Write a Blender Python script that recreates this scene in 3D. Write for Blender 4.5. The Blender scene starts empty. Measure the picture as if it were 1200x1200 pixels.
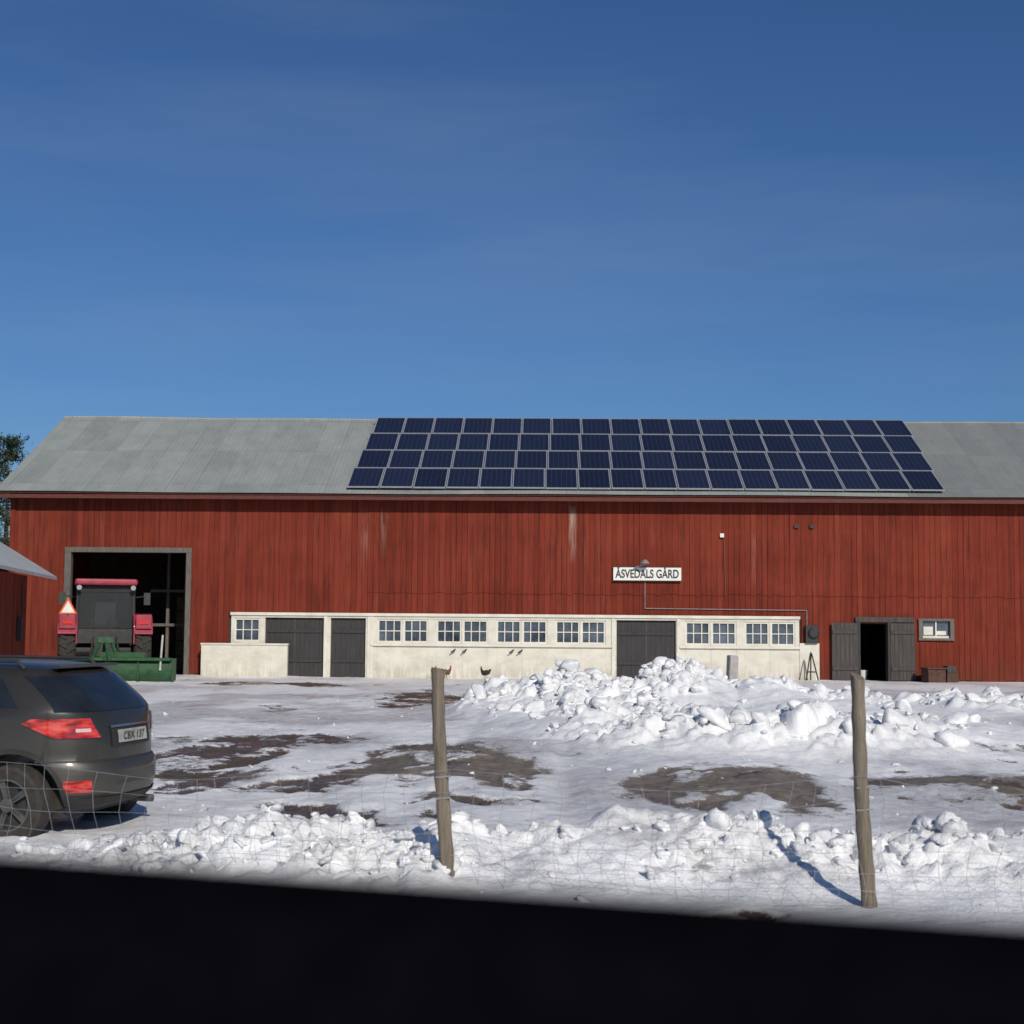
import bpy, bmesh, math, random
import numpy as np
from mathutils import Vector, Matrix
random.seed(7); rng=np.random.default_rng(7)
S=bpy.context.scene
S.view_settings.view_transform='Standard'; S.view_settings.look='None'; S.view_settings.exposure=0
rad=math.radians
# ------------------------------------------------------------------ materials
def nd(nt,t,**k):
    n=nt.nodes.new(t)
    for a,b in k.items(): setattr(n,a,b)
    return n
def ramp(nt,fac,stops):
    r=nd(nt,'ShaderNodeValToRGB'); el=r.color_ramp.elements
    while len(el)<len(stops): el.new(0.5)
    for e,(p,c) in zip(el,stops):
        e.position=p; e.color=(c[0],c[1],c[2],1) if len(c)>=3 else (c[0],)*3+(1,)
    nt.links.new(fac,r.inputs[0]); return r.outputs[0]
def noise(nt,vec,scale,detail=4,rough=.6):
    n=nd(nt,'ShaderNodeTexNoise'); n.inputs['Scale'].default_value=scale
    n.inputs['Detail'].default_value=detail; n.inputs['Roughness'].default_value=rough
    if vec is not None: nt.links.new(vec,n.inputs['Vector'])
    return n.outputs[0]
def mapped(nt,scale=(1,1,1),rot=(0,0,0),coord='Object'):
    tc=nd(nt,'ShaderNodeTexCoord'); m=nd(nt,'ShaderNodeMapping')
    m.inputs['Scale'].default_value=scale; m.inputs['Rotation'].default_value=rot
    nt.links.new(tc.outputs[coord],m.inputs['Vector']); return m.outputs[0]
def mixc(nt,f,a,b,mode='MIX'):
    m=nd(nt,'ShaderNodeMix',data_type='RGBA',blend_type=mode)
    for inp,val in ((m.inputs[0],f),(m.inputs[6],a),(m.inputs[7],b)):
        if isinstance(val,bpy.types.NodeSocket): nt.links.new(val,inp)
        elif isinstance(val,(int,float)): inp.default_value=val
        else: inp.default_value=(val[0],val[1],val[2],1)
    return m.outputs[2]
def mth(nt,op,a,b=0.0,c=None):
    m=nd(nt,'ShaderNodeMath',operation=op)
    for i,val in enumerate((a,b)+((c,) if c is not None else ())):
        if isinstance(val,bpy.types.NodeSocket): nt.links.new(val,m.inputs[i])
        else: m.inputs[i].default_value=val
    return m.outputs[0]
def base(name):
    m=bpy.data.materials.new(name); m.use_nodes=True
    nt=m.node_tree; return m,nt,nt.nodes['Principled BSDF']
def bump(nt,p,h,strength=.5,dist=.02):
    b=nd(nt,'ShaderNodeBump'); b.inputs['Strength'].default_value=strength; b.inputs['Distance'].default_value=dist
    nt.links.new(h,b.inputs['Height']); nt.links.new(b.outputs[0],p.inputs['Normal'])
def mat(name,col,rough=.7,metal=0,var=.25,scale=8,bmp=.2,bd=.01,stretch=(1,1,1),spec=.5,coat=0):
    m,nt,p=base(name)
    v=mapped(nt,stretch); n=noise(nt,v,scale,4)
    lo=[c*(1-var) for c in col]; hi=[min(1,c*(1+var)) for c in col]
    nt.links.new(ramp(nt,n,[(.3,lo),(.7,hi)]),p.inputs['Base Color'])
    p.inputs['Roughness'].default_value=rough; p.inputs['Metallic'].default_value=metal
    p.inputs['Specular IOR Level'].default_value=spec; p.inputs['Coat Weight'].default_value=coat
    if bmp: bump(nt,p,n,bmp,bd)
    return m
def red_boards(name,col,w=.17,stains=()):
    m,nt,p=base(name)
    tc=nd(nt,'ShaderNodeTexCoord'); sp=nd(nt,'ShaderNodeSeparateXYZ'); nt.links.new(tc.outputs['Object'],sp.inputs[0])
    idx=mth(nt,'FLOOR',mth(nt,'DIVIDE',sp.outputs[0],w))
    wn=nd(nt,'ShaderNodeTexWhiteNoise',noise_dimensions='1D'); nt.links.new(idx,wn.inputs['W'])
    n1=noise(nt,mapped(nt,(7,7,.5)),2.2,5,.65); n2=noise(nt,mapped(nt,(.3,.3,.5)),1.2,5,.6)
    a=mth(nt,'ADD',mth(nt,'MULTIPLY',wn.outputs[0],.22),mth(nt,'ADD',mth(nt,'MULTIPLY',n1,.44),mth(nt,'MULTIPLY',n2,.65)))
    c=ramp(nt,a,[(.35,[x*.55 for x in col]),(.68,col),(.98,[col[0]*1.3,col[1]*1.6,col[2]*1.6])])
    n3=noise(nt,mapped(nt,(5,5,.22)),3.0,3,.5)
    c=mixc(nt,mth(nt,'MULTIPLY',ramp(nt,n3,[(.60,(0,0,0)),(.78,(1,1,1))]),.24),c,(.23,.11,.085))
    n4=noise(nt,mapped(nt,(6,6,.5)),1.7,5,.6)
    c=mixc(nt,mth(nt,'MULTIPLY',ramp(nt,n4,[(.50,(0,0,0)),(.70,(1,1,1))]),.5),c,(.045,.018,.014))
    foot=mth(nt,'MULTIPLY',ramp(nt,mth(nt,'MULTIPLY',sp.outputs[2],.5),[(.0,(1,1,1)),(.45,(0,0,0))]),n1)
    c=mixc(nt,mth(nt,'MULTIPLY',foot,.6),c,(.10,.045,.03))
    for (x0,hw,z0,z1,amt) in stains:
        g=mth(nt,'MAXIMUM',mth(nt,'SUBTRACT',1.0,mth(nt,'DIVIDE',mth(nt,'ABSOLUTE',mth(nt,'SUBTRACT',sp.outputs[0],x0)),hw)),0)
        g=mth(nt,'MULTIPLY',g,ramp(nt,mth(nt,'DIVIDE',mth(nt,'SUBTRACT',sp.outputs[2],z0),z1-z0),[(0,(0,0,0)),(.35,(.6,.6,.6)),(.8,(1,1,1)),(1,(.3,.3,.3))]))
        g=mth(nt,'MULTIPLY',g,mth(nt,'MULTIPLY',mth(nt,'GREATER_THAN',sp.outputs[2],z0),mth(nt,'LESS_THAN',sp.outputs[2],z1)))
        c=mixc(nt,mth(nt,'MULTIPLY',mth(nt,'MULTIPLY',g,ramp(nt,n1,[(.38,(0,0,0)),(.58,(1,1,1))])),amt),c,(.45,.36,.30))
    nt.links.new(c,p.inputs['Base Color']); p.inputs['Roughness'].default_value=.92; p.inputs['Specular IOR Level'].default_value=.12
    bump(nt,p,n1,.4,.008); return m
M_red=red_boards('falu_red_boards',(.185,.033,.019),stains=((1.86,.16,3.5,5.3,.75),(-4.5,.16,3.0,5.2,.3),(-3.95,.14,3.6,5.2,.25),(7.4,.1,2.8,4.5,.15)))
M_redsh=red_boards('shed_red_boards',(.22,.040,.022),.2)
M_white=mat('limewash_white',(.66,.63,.55),.85,var=.12,scale=2.5,bmp=.3,bd=.02)
def plaster():
    m,nt,p=base('old_plaster')
    n=noise(nt,mapped(nt,(1,1,1.6)),1.6,7,.65); n2=noise(nt,mapped(nt,(4,4,.6)),3,4,.6)
    c=ramp(nt,n,[(.3,(.52,.485,.405)),(.55,(.66,.63,.545)),(.8,(.71,.69,.61))])
    sp=nd(nt,'ShaderNodeSeparateXYZ'); tc=nd(nt,'ShaderNodeTexCoord'); nt.links.new(tc.outputs['Object'],sp.inputs[0])
    g=mth(nt,'MULTIPLY',ramp(nt,sp.outputs[2],[(.0,(1,1,1)),(.55,(0,0,0))]),ramp(nt,n2,[(.35,(0,0,0)),(.65,(1,1,1))]))
    c=mixc(nt,mth(nt,'MULTIPLY',g,.65),c,(.33,.27,.2))
    nt.links.new(c,p.inputs['Base Color']); p.inputs['Roughness'].default_value=.9; bump(nt,p,n,.4,.03); return m
M_plas=plaster()
M_door=mat('tarred_door_boards',(.036,.034,.034),.8,var=.35,scale=3,stretch=(9,9,.6),bmp=.3)
M_doorg=mat('weathered_grey_door',(.062,.054,.050),.85,var=.35,scale=3,stretch=(9,9,.5),bmp=.4)
M_frame=mat('grey_timber_frame',(.13,.11,.095),.85,var=.3,scale=4,stretch=(6,6,.8))
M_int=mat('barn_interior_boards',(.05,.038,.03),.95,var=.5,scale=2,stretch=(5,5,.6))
M_hay=mat('hay',(.16,.12,.06),.95,var=.5,scale=20,bmp=.8,bd=.05)
M_glass=mat('window_glass',(.06,.08,.11),.07,var=.8,scale=1.3,bmp=.06,bd=.004,spec=.8)
M_metal=mat('grey_conduit',(.3,.3,.3),.5,.3,var=.2)
M_pipe=mat('painted_conduit',(.2,.08,.06),.7,var=.2)
M_black=mat('black_iron',(.02,.02,.02),.6,var=.2)
M_signw=mat('sign_white_enamel',(.72,.72,.67),.5,var=.05)
M_text=mat('sign_letters_black',(.02,.02,.02),.6,var=.1)
def roofmat(name,c0,c1,pitch,xsplit=None):
    m,nt,p=base(name)
    tc=nd(nt,'ShaderNodeTexCoord'); sp=nd(nt,'ShaderNodeSeparateXYZ'); nt.links.new(tc.outputs['Object'],sp.inputs[0])
    x=sp.outputs[0]
    w=mth(nt,'SINE',mth(nt,'MULTIPLY',x,2*math.pi/pitch))
    sh=mth(nt,'FLOOR',mth(nt,'DIVIDE',x,.82)); row=mth(nt,'FLOOR',mth(nt,'DIVIDE',mth(nt,'ADD',sp.outputs[2],.85),1.35))
    wn=nd(nt,'ShaderNodeTexWhiteNoise',noise_dimensions='1D'); nt.links.new(mth(nt,'ADD',sh,mth(nt,'MULTIPLY',row,37.3)),wn.inputs['W'])
    n=noise(nt,mapped(nt,(1.2,.7,.7)),1.3,6,.65)
    f=mth(nt,'ADD',mth(nt,'MULTIPLY',wn.outputs[0],.24),mth(nt,'MULTIPLY',n,.9))
    c=ramp(nt,f,[(.3,c0),(.85,c1)])
    n5=noise(nt,mapped(nt,(4,.5,.5)),1.6,4,.6)
    c=mixc(nt,mth(nt,'MULTIPLY',ramp(nt,n5,[(.55,(0,0,0)),(.72,(1,1,1))]),.22),c,(.20,.15,.10))
    fr=mth(nt,'FRACT',mth(nt,'DIVIDE',x,.82)); ln=mth(nt,'LESS_THAN',fr,.04)
    fz_=mth(nt,'FRACT',mth(nt,'DIVIDE',mth(nt,'ADD',sp.outputs[2],.85),1.35)); l2=mth(nt,'LESS_THAN',fz_,.02)
    c=mixc(nt,mth(nt,'MULTIPLY',mth(nt,'MAXIMUM',ln,l2),.18),c,(.09,.09,.08))
    if xsplit is not None:
        c=mixc(nt,mth(nt,'MULTIPLY',mth(nt,'GREATER_THAN',x,xsplit),.45),c,(.12,.125,.125))
    nt.links.new(c,p.inputs['Base Color']); p.inputs['Roughness'].default_value=.62; p.inputs['Metallic'].default_value=.1
    bump(nt,p,w,.22,.01); return m
M_roof=roofmat('corrugated_galvanised_roof',(.225,.245,.235),(.34,.36,.34),.14,12.0)
M_roof2=roofmat('shed_metal_roof',(.36,.38,.39),(.5,.52,.53),.2)
M_fascia=mat('eave_board',(.10,.028,.02),.8,var=.3,stretch=(.5,4,4))
# ------------------------------------------------------------------ mesh builder
class MB:
    def __init__(s): s.v=[];s.f=[];s.m=[];s.mats=[]
    def mi(s,mt):
        if mt not in s.mats: s.mats.append(mt)
        return s.mats.index(mt)
    def add(s,vs,fs,mt,M=None):
        o=len(s.v)
        for v in vs:
            v=Vector(v); s.v.append(tuple(M@v) if M else tuple(v))
        k=s.mi(mt)
        for f in fs: s.f.append([o+i for i in f]); s.m.append(k)
    def box(s,x0,x1,y0,y1,z0,z1,mt,M=None):
        vs=[(x,y,z) for z in(z0,z1) for y in(y0,y1) for x in(x0,x1)]
        s.add(vs,[(0,2,3,1),(4,5,7,6),(0,1,5,4),(2,6,7,3),(0,4,6,2),(1,3,7,5)],mt,M)
    def cyl(s,p0,p1,r0,r1,mt,n=12,M=None):
        p0=Vector(p0);p1=Vector(p1);d=(p1-p0).normalized()
        a=d.orthogonal().normalized();b=d.cross(a)
        vs=[];
        for p,r in((p0,r0),(p1,r1)):
            for i in range(n):
                t=2*math.pi*i/n; vs.append(p+a*math.cos(t)*r+b*math.sin(t)*r)
        fs=[(i,(i+1)%n,n+(i+1)%n,n+i) for i in range(n)]+[tuple(range(n))[::-1],tuple(range(n,2*n))]
        s.add(vs,fs,mt,M)
    def lathe(s,prof,c,ax,mt,n=32,M=None):
        c=Vector(c);ax=Vector(ax).normalized();a=ax.orthogonal().normalized();b=ax.cross(a)
        vs=[];
        for r,t in prof:
            for i in range(n):
                q=2*math.pi*i/n; vs.append(c+ax*t+a*math.cos(q)*r+b*math.sin(q)*r)
        fs=[]
        for j in range(len(prof)-1):
            for i in range(n):
                fs.append((j*n+i,j*n+(i+1)%n,(j+1)*n+(i+1)%n,(j+1)*n+i))
        s.add(vs,fs,mt,M)
    def prism(s,poly,x0,x1,mt,M=None):
        n=len(poly); vs=[(x0,y,z) for y,z in poly]+[(x1,y,z) for y,z in poly]
        s.add(vs,[(i,(i+1)%n,n+(i+1)%n,n+i) for i in range(n)]+[tuple(range(n))[::-1],tuple(range(n,2*n))],mt,M)
    def build(s,name,parent=None,smooth=False,bevel=0,loc=None,rot=None,fix=True):
        me=bpy.data.meshes.new(name); me.from_pydata(s.v,[],s.f)
        for mt in s.mats: me.materials.append(mt)
        me.polygons.foreach_set('material_index',s.m)
        if fix:
            bm=bmesh.new(); bm.from_mesh(me); bmesh.ops.recalc_face_normals(bm,faces=bm.faces); bm.to_mesh(me); bm.free()
        o=bpy.data.objects.new(name,me); S.collection.objects.link(o)
        if smooth:
            me.polygons.foreach_set('use_smooth',[True]*len(me.polygons))
            try:
                me.set_sharp_from_angle(angle=rad(38))
            except Exception: pass
        if bevel:
            b=o.modifiers.new('bev','BEVEL'); b.width=bevel; b.segments=2; b.limit_method='ANGLE'
        if parent: o.parent=parent
        if loc: o.location=loc
        if rot: o.rotation_euler=rot
        return o
def empty(name,loc=(0,0,0),rot=(0,0,0)):
    o=bpy.data.objects.new(name,None); S.collection.objects.link(o); o.location=loc; o.rotation_euler=rot; return o
# ------------------------------------------------------------------ noise helpers
def h2(ix,iy,s):
    v=np.sin(ix*127.1+iy*311.7+s*74.7)*43758.5453; return v-np.floor(v)
def vn(x,y,s=0):
    ix=np.floor(x);iy=np.floor(y);fx=x-ix;fy=y-iy
    fx=fx*fx*(3-2*fx);fy=fy*fy*(3-2*fy)
    a=h2(ix,iy,s);b=h2(ix+1,iy,s);c=h2(ix,iy+1,s);d=h2(ix+1,iy+1,s)
    return (a*(1-fx)+b*fx)*(1-fy)+(c*(1-fx)+d*fx)*fy
def fbm(x,y,s=0,o=5):
    t=0;a=.5
    for i in range(o): t=t+a*vn(x*2**i+i*13.7,y*2**i-i*7.3,s+i); a*=.5
    return t
def sst(a,b,x):
    t=np.clip((x-a)/(b-a),0,1); return t*t*(3-2*t)
def blocks(x,y,cell,s=0):
    wx=x+(fbm(x/cell*1.1,y/cell*1.1,s+40,3)-.5)*cell*.9; wy=y+(fbm(x/cell*1.1,y/cell*1.1,s+50,3)-.5)*cell*.9
    x=wx/cell;y=wy/cell;ix=np.floor(x);iy=np.floor(y)
    f1=np.full_like(x,9.);f2=np.full_like(x,9.);hh=np.zeros_like(x)
    for dx in(-1,0,1):
        for dy in(-1,0,1):
            jx=ix+dx;jy=iy+dy
            px=jx+h2(jx,jy,s);py=jy+h2(jx,jy,s+5)
            d=np.sqrt((x-px)**2+(y-py)**2)
            v=h2(jx,jy,s+9)**1.5+(h2(jx,jy,s+13)-.5)*1.3*(x-px)+(h2(jx,jy,s+17)-.5)*1.3*(y-py)
            n=d<f1
            f2=np.where(n,f1,np.minimum(f2,d)); hh=np.where(n,v,hh); f1=np.where(n,d,f1)
    e=sst(.0,.30,f2-f1)
    return np.clip(hh,0,1.3)*e*cell
# ------------------------------------------------------------------ ground
MOUNDS=[(3.1,26,1.0,1.8,.60),(1.3,26,1.3,2,.46),(-.1,26,.8,2,.30),(4.5,25.5,1.0,2,.46),(5.9,26,1.3,2.5,.27),(8.6,27,2.2,2.5,.22),
        (3.0,22,2.9,3.2,.24),(3.2,18.6,2.1,1.0,.30),(1.2,21.0,1.1,2.0,.28),(6,20.5,1.9,1.5,.24),(5.0,19.0,1.1,.9,.22),(13,30,2.5,3,.2),(.2,23.5,.8,1.6,.24)]
PATCH=[(-3.6,17.5,1.0,3.4),(-.8,16.3,1.1,2.5),(2.3,14.6,1.2,2.1),(4.9,14.7,1.1,1.1),(5.9,18.2,.9,.5),(7.6,20.2,.6,1.8),
       (-1.9,31.5,1.2,3.6),(-1.6,12.3,1.0,.6),(-2.76,20.3,.35,.7),(1.4,8.35,.22,.14),(-6.5,38,2.5,1.2),(-.2,13.2,.7,.35),(-2.3,14.4,.8,.8),(8,16.5,2,1),(10,13,2,1)]
ROCKS=[(-.6,16.5,1.1,2.4,.13),(2.3,14.8,1.2,2.2,.15),(4.9,14.8,1.0,1.1,.13),(-2.6,15.8,.35,1.3,.08)]
def mound(X,Y):
    t=np.zeros_like(X)
    for x,y,rx,ry,h in MOUNDS:
        d=((X-x)/rx)**2+((Y-y)/ry)**2; t=np.maximum(t,h*np.exp(-d*.8))+.15*h*np.exp(-d*.5)
    return t
RX=np.array([-6,-3.4,-2.7,-2.2,-1.9,-1.6,-1.2,-.9,-.47,0,.4,.7,1.3,1.7,2.07,2.95,3.5,6,9]);RH=np.array([.03,.06,.11,.17,.22,.28,.25,.22,.28,.22,.26,.33,.36,.27,.20,.22,.2,.22,.15])
def ridge(X,Y):
    c=9.75+.14*np.sin(X*1.3)+.12*(vn(X*1.5,X*0,3)-.5)
    w=np.where(Y<c,.80,.50)
    return np.interp(X,RX,RH)*np.exp(-((Y-c)/w)**2*1.1)
def bare(X,Y):
    t=np.zeros_like(X)
    wx=X+(fbm(X*1.5,Y*.8,11)-.5)*1.6; wy=Y+(fbm(X*1.3,Y*.9,17)-.5)*3.0
    for x,y,rx,ry in PATCH:
        d=np.sqrt(((wx-x)/rx)**2+((wy-y)/ry)**2); t=np.maximum(t,1-sst(.55,1.2,d))
    t=t*(1-sst(.06,.16,mound(X,Y)))
    yard=sst(10.6,12,Y)*(1-sst(38,44,Y))*(1-sst(12,20,np.abs(X)))
    brk=fbm(X*2.2,Y*1.6,71); t=t*(1.25-.85*sst(.48,.62,brk))
    thin=sst(.60,.74,fbm(X*.9+3,Y*.55,29))*yard*(1-sst(.05,.12,mound(X,Y)))
    return np.clip(np.maximum(t,thin*.5)*(.7+.6*fbm(X*6,Y*5,41)) ,0,1)*(1-sst(.05,.12,ridge(X,Y)))
def height(X,Y):
    m=mound(X,Y); r=ridge(X,Y); b=bare(X,Y)
    z=.06*(fbm(X*.5,Y*.35,2)-.5)*2*np.exp(-np.abs(X)/60)
    ma=sst(.05,.28,m)
    rough=sst(.38,.54,fbm(X*.55+9,Y*.45,31)+.18*sst(.3,.55,m))
    z=z+m*(.75+.6*fbm(X*1.2,Y*1.0,5))
    z=z+ma*rough*(blocks(X,Y,.62,3)*.34+blocks(X,Y,.30,8)*.36+blocks(X,Y,.14,21)*.34)+ma*(1-rough)*.05*fbm(X*2,Y*2,35)
    ra=sst(.03,.12,r); rr=sst(.32,.52,fbm(X*1.5+2,Y*1.6,33))
    z=z+r*(.6+.8*fbm(X*2.6,Y*2.0,6))+ra*(.35+.65*rr)*(blocks(X,Y,.36,13)*.24+blocks(X,Y,.17,18)*.42+blocks(X,Y,.08,28)*.36)
    near=1-sst(30,60,Y)
    z=z+(1-b)*near*(.04+.05*(fbm(X*1.6,Y*1.2,19)-.3)+.03*(fbm(X*7,Y*6,23)-.4))
    for x,y,rx,ry,h in ROCKS:
        d=((X-x)/rx)**2+((Y-y)/ry)**2; z=z+h*np.exp(-d*1.2)*(.5+1.0*fbm(X*2,Y*1.2,37))
    z=z+b*.05*(fbm(X*5,Y*5,43)-.5)
    for k in(0,1.5):
        c=-2.2+k+.15*Y-.0035*Y*Y+ .2*np.sin(Y*.3); z=z-.035*np.exp(-((X-c)/.16)**2)*sst(11,13,Y)*(1-sst(34,38,Y))*(1-ma)
    return z
def axis(segs):
    out=[]
    for a,b,s in segs:
        n=max(1,int(round((b-a)/s))); out+=list(np.linspace(a,b,n,endpoint=False))
    return out+[segs[-1][1]]
xa=np.array(axis([(-400,-100,60),(-100,-30,10),(-30,-14,1),(-14,-5,.12),(-5,5.5,.032),(5.5,11,.065),(11,14,.15),(14,30,1),(30,100,10),(100,400,60)]))
ya=np.array(axis([(-100,-10,15),(-10,6.5,1.2),(6.5,8,.05),(8,11,.023),(11,18,.055),(18,29,.062),(29,34,.12),(34,48,.3),(48,100,5),(100,600,50)]))
X,Y=np.meshgrid(xa,ya); Z=height(X,Y); BR=bare(X,Y)
Z=np.where((Y>44.3)&(Y<57)&(np.abs(X)<27),-.05,Z)
RK=np.zeros_like(X)
for x,y,rx,ry,h in ROCKS: RK=np.maximum(RK,1-sst(.6,1.4,np.sqrt(((X-x)/rx)**2+((Y-y)/ry)**2+.8*(fbm(X*2,Y*2,51)-.5))))
DT=np.clip(sst(.02,.12,ridge(X,Y))*.5*sst(.42,.66,fbm(X*2.3,Y*2.3,61))+ .7*sst(10.8,12.5,Y)*(1-sst(30,40,Y)*.4)*(1-sst(.06,.2,mound(X,Y)))*sst(.36,.62,fbm(X*.8,Y*.5,67))+.3*sst(.55,.7,fbm(X*2,Y*2,63)),0,1)
ny,nx=X.shape; V=np.stack([X,Y,Z],-1).reshape(-1,3)
ii=(np.arange(ny-1)[:,None]*nx+np.arange(nx-1)[None,:]).ravel()
F=np.stack([ii,ii+1,ii+nx+1,ii+nx],-1)
def npmesh(name,V,F,k,attrs={},mats=(),smooth=True):
    me=bpy.data.meshes.new(name); me.vertices.add(len(V)); me.vertices.foreach_set('co',V.astype(np.float32).ravel())
    me.loops.add(F.size); me.loops.foreach_set('vertex_index',F.astype(np.int32).ravel())
    me.polygons.add(len(F)); me.polygons.foreach_set('loop_start',np.arange(len(F),dtype=np.int32)*k)
    me.polygons.foreach_set('loop_total',np.full(len(F),k,dtype=np.int32))
    me.polygons.foreach_set('use_smooth',np.full(len(F),smooth))
    me.update(calc_edges=True)
    for a,d in attrs.items():
        at=me.attributes.new(a,'FLOAT','POINT'); at.data.foreach_set('value',d.astype(np.float32).ravel())
    for m in mats: me.materials.append(m)
    me.validate(); o=bpy.data.objects.new(name,me); S.collection.objects.link(o); return o
def ground_mat():
    m,nt,p=base('snow_ice_mud_ground')
    def at(n):
        a=nd(nt,'ShaderNodeAttribute',attribute_name=n); return a.outputs['Fac']
    b,rk,dt=at('bare'),at('rock'),at('dirt')
    v=mapped(nt)
    n1=noise(nt,v,1.1,4,.6);n2=noise(nt,v,8,6,.68);n3=noise(nt,v,45,3,.6)
    snow=ramp(nt,n2,[(.3,(.74,.75,.765)),(.6,(.86,.865,.87))])
    ice=ramp(nt,n2,[(.3,(.27,.265,.265)),(.5,(.46,.465,.475)),(.7,(.66,.67,.69))])
    snow=mixc(nt,mth(nt,'MULTIPLY',dt,.85),snow,ice)
    spk=ramp(nt,n3,[(.58,(0,0,0)),(.68,(1,1,1))])
    snow=mixc(nt,mth(nt,'MULTIPLY',spk,mth(nt,'ADD',.04,mth(nt,'MULTIPLY',dt,.45))),snow,(.26,.19,.12))
    mud=ramp(nt,n2,[(.3,(.038,.026,.018)),(.55,(.09,.062,.042)),(.75,(.16,.125,.09))])
    rock=ramp(nt,n2,[(.25,(.07,.054,.041)),(.5,(.17,.14,.11)),(.75,(.28,.24,.195))])
    soil=mixc(nt,rk,mud,rock)
    soil=mixc(nt,mth(nt,'MULTIPLY',ramp(nt,n3,[(.5,(0,0,0)),(.7,(1,1,1))]),.4),soil,(.27,.22,.165))
    e=mth(nt,'ADD',b,mth(nt,'MULTIPLY',mth(nt,'SUBTRACT',n2,.5),1.7))
    e=mth(nt,'ADD',e,mth(nt,'MULTIPLY',mth(nt,'SUBTRACT',n3,.5),.6))
    f=ramp(nt,e,[(.30,(0,0,0)),(.58,(1,1,1))])
    nt.links.new(mixc(nt,f,snow,soil),p.inputs['Base Color'])
    wet=ramp(nt,n1,[(.44,(.10,)),(.56,(.7,))])
    r=mixc(nt,f,mixc(nt,dt,(.6,.6,.6),(.2,.2,.2)),mixc(nt,rk,wet,(.6,.6,.6)))
    nt.links.new(r,p.inputs['Roughness'])
    bump(nt,p,mth(nt,'ADD',n2,mth(nt,'MULTIPLY',n3,.5)),.6,.035)
    p.inputs['Specular IOR Level'].default_value=.45
    return m
M_ground=ground_mat()
npmesh('ground',V,F,4,{'bare':BR,'rock':RK,'dirt':DT},[M_ground])
def ico(sub):
    bm=bmesh.new(); bmesh.ops.create_icosphere(bm,subdivisions=sub,radius=1)
    v=np.array([x.co[:] for x in bm.verts]);f=np.array([[q.index for q in t.verts] for t in bm.faces]); bm.free(); return v,f
def chunks(name,pts,sub,dirt):
    bv,bf=ico(sub); VV=[];FF=[];DD=[];o=0
    for (x,y,z,s) in pts:
        n=rng.normal(size=(7,3)); n/=np.linalg.norm(n,axis=1,keepdims=True); d=rng.uniform(.28,.85,7)
        dots=bv@n.T; r=np.min(np.where(dots>.05,d/np.maximum(dots,.05),9),axis=1); r=np.minimum(r,1.0)
        r=r*(1+.05*rng.normal(size=len(r)))
        v=bv*r[:,None]*s*np.array([rng.uniform(.9,1.8),rng.uniform(.8,1.3),rng.uniform(.6,1.1)])
        a=rng.uniform(0,6.28); c,sn=math.cos(a),math.sin(a)
        v=np.stack([v[:,0]*c-v[:,1]*sn,v[:,0]*sn+v[:,1]*c,v[:,2]+v[:,0]*rng.uniform(-.5,.5)],-1)
        VV.append(v+np.array([x,y,z])); FF.append(bf+o); o+=len(bv); DD.append(np.full(len(bv),dirt*rng.uniform(0,1)**2))
    D=np.concatenate(DD)
    return npmesh(name,np.concatenate(VV),np.concatenate(FF),3,{'bare':D*0,'rock':D*0,'dirt':D},[M_ground])
def scatter(n,x0,x1,y0,y1,wf,smin,smax,pw=2.5,lift=.05):
    out=[]
    while len(out)<n:
        x=rng.uniform(x0,x1,4000);y=rng.uniform(y0,y1,4000);w=wf(x,y);k=rng.uniform(0,1,4000)<w
        x=x[k];y=y[k];z=height(x,y);s=smin+(smax-smin)*rng.uniform(0,1,len(x))**pw
        out+=list(zip(x,y,z+s*lift,s))
    return out[:n]
chunks('snow_pile',scatter(1000,-1.2,11,17,30,lambda x,y:sst(.12,.5,mound(x,y))*sst(.40,.55,fbm(x*.55+9,y*.45,31)+.14),.04,.17,3),3,.4)
chunks('snow_bank',scatter(900,-3.4,7,8.9,10.4,lambda x,y:sst(.05,.2,ridge(x,y))*sst(.34,.55,fbm(x*1.5+2,y*1.6,33)),.016,.10,3,-.1),3,.6)
chunks('snow_clods',scatter(380,-7,12,8,30,lambda x,y:.3*(1-.6*bare(x,y)),.012,.05,4,.1),2,.9)
# ------------------------------------------------------------------ barn
fx=lambda u:(u-600)*.02616
fz=lambda v:1.7+(731-v)*.02616
barn=empty('red_barn',(0,44,0),(0,0,rad(-1.2)))
XL,XR=-15.5,26.0; ZE=5.62; DEPTH=11.2; YE=-.6; YR=5.6; ZR=8.73
big=(fx(80),fx(218),0,fz(652)); sd=(fx(1005),fx(1037),0,fz(729))
band=(fx(272),fx(935),0,fz(722))
opens=[big,sd,band,(fx(1075),fx(1112),fz(745),fz(725))]
def cells(x0,x1,z0,z1,ops):
    xs=sorted({x0,x1}|{min(max(v,x0),x1) for o in ops for v in o[:2]}); zs=sorted({z0,z1}|{min(max(v,z0),z1) for o in ops for v in o[2:]})
    for a,b in zip(xs,xs[1:]):
        for c,d in zip(zs,zs[1:]):
            mx,mz=(a+b)/2,(c+d)/2
            if not any(o[0]<mx<o[1] and o[2]<mz<o[3] for o in ops): yield a,b,c,d
w=MB()
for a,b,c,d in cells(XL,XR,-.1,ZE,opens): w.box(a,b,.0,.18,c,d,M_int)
bw=.17; x=math.floor(XL/bw)*bw
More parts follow.
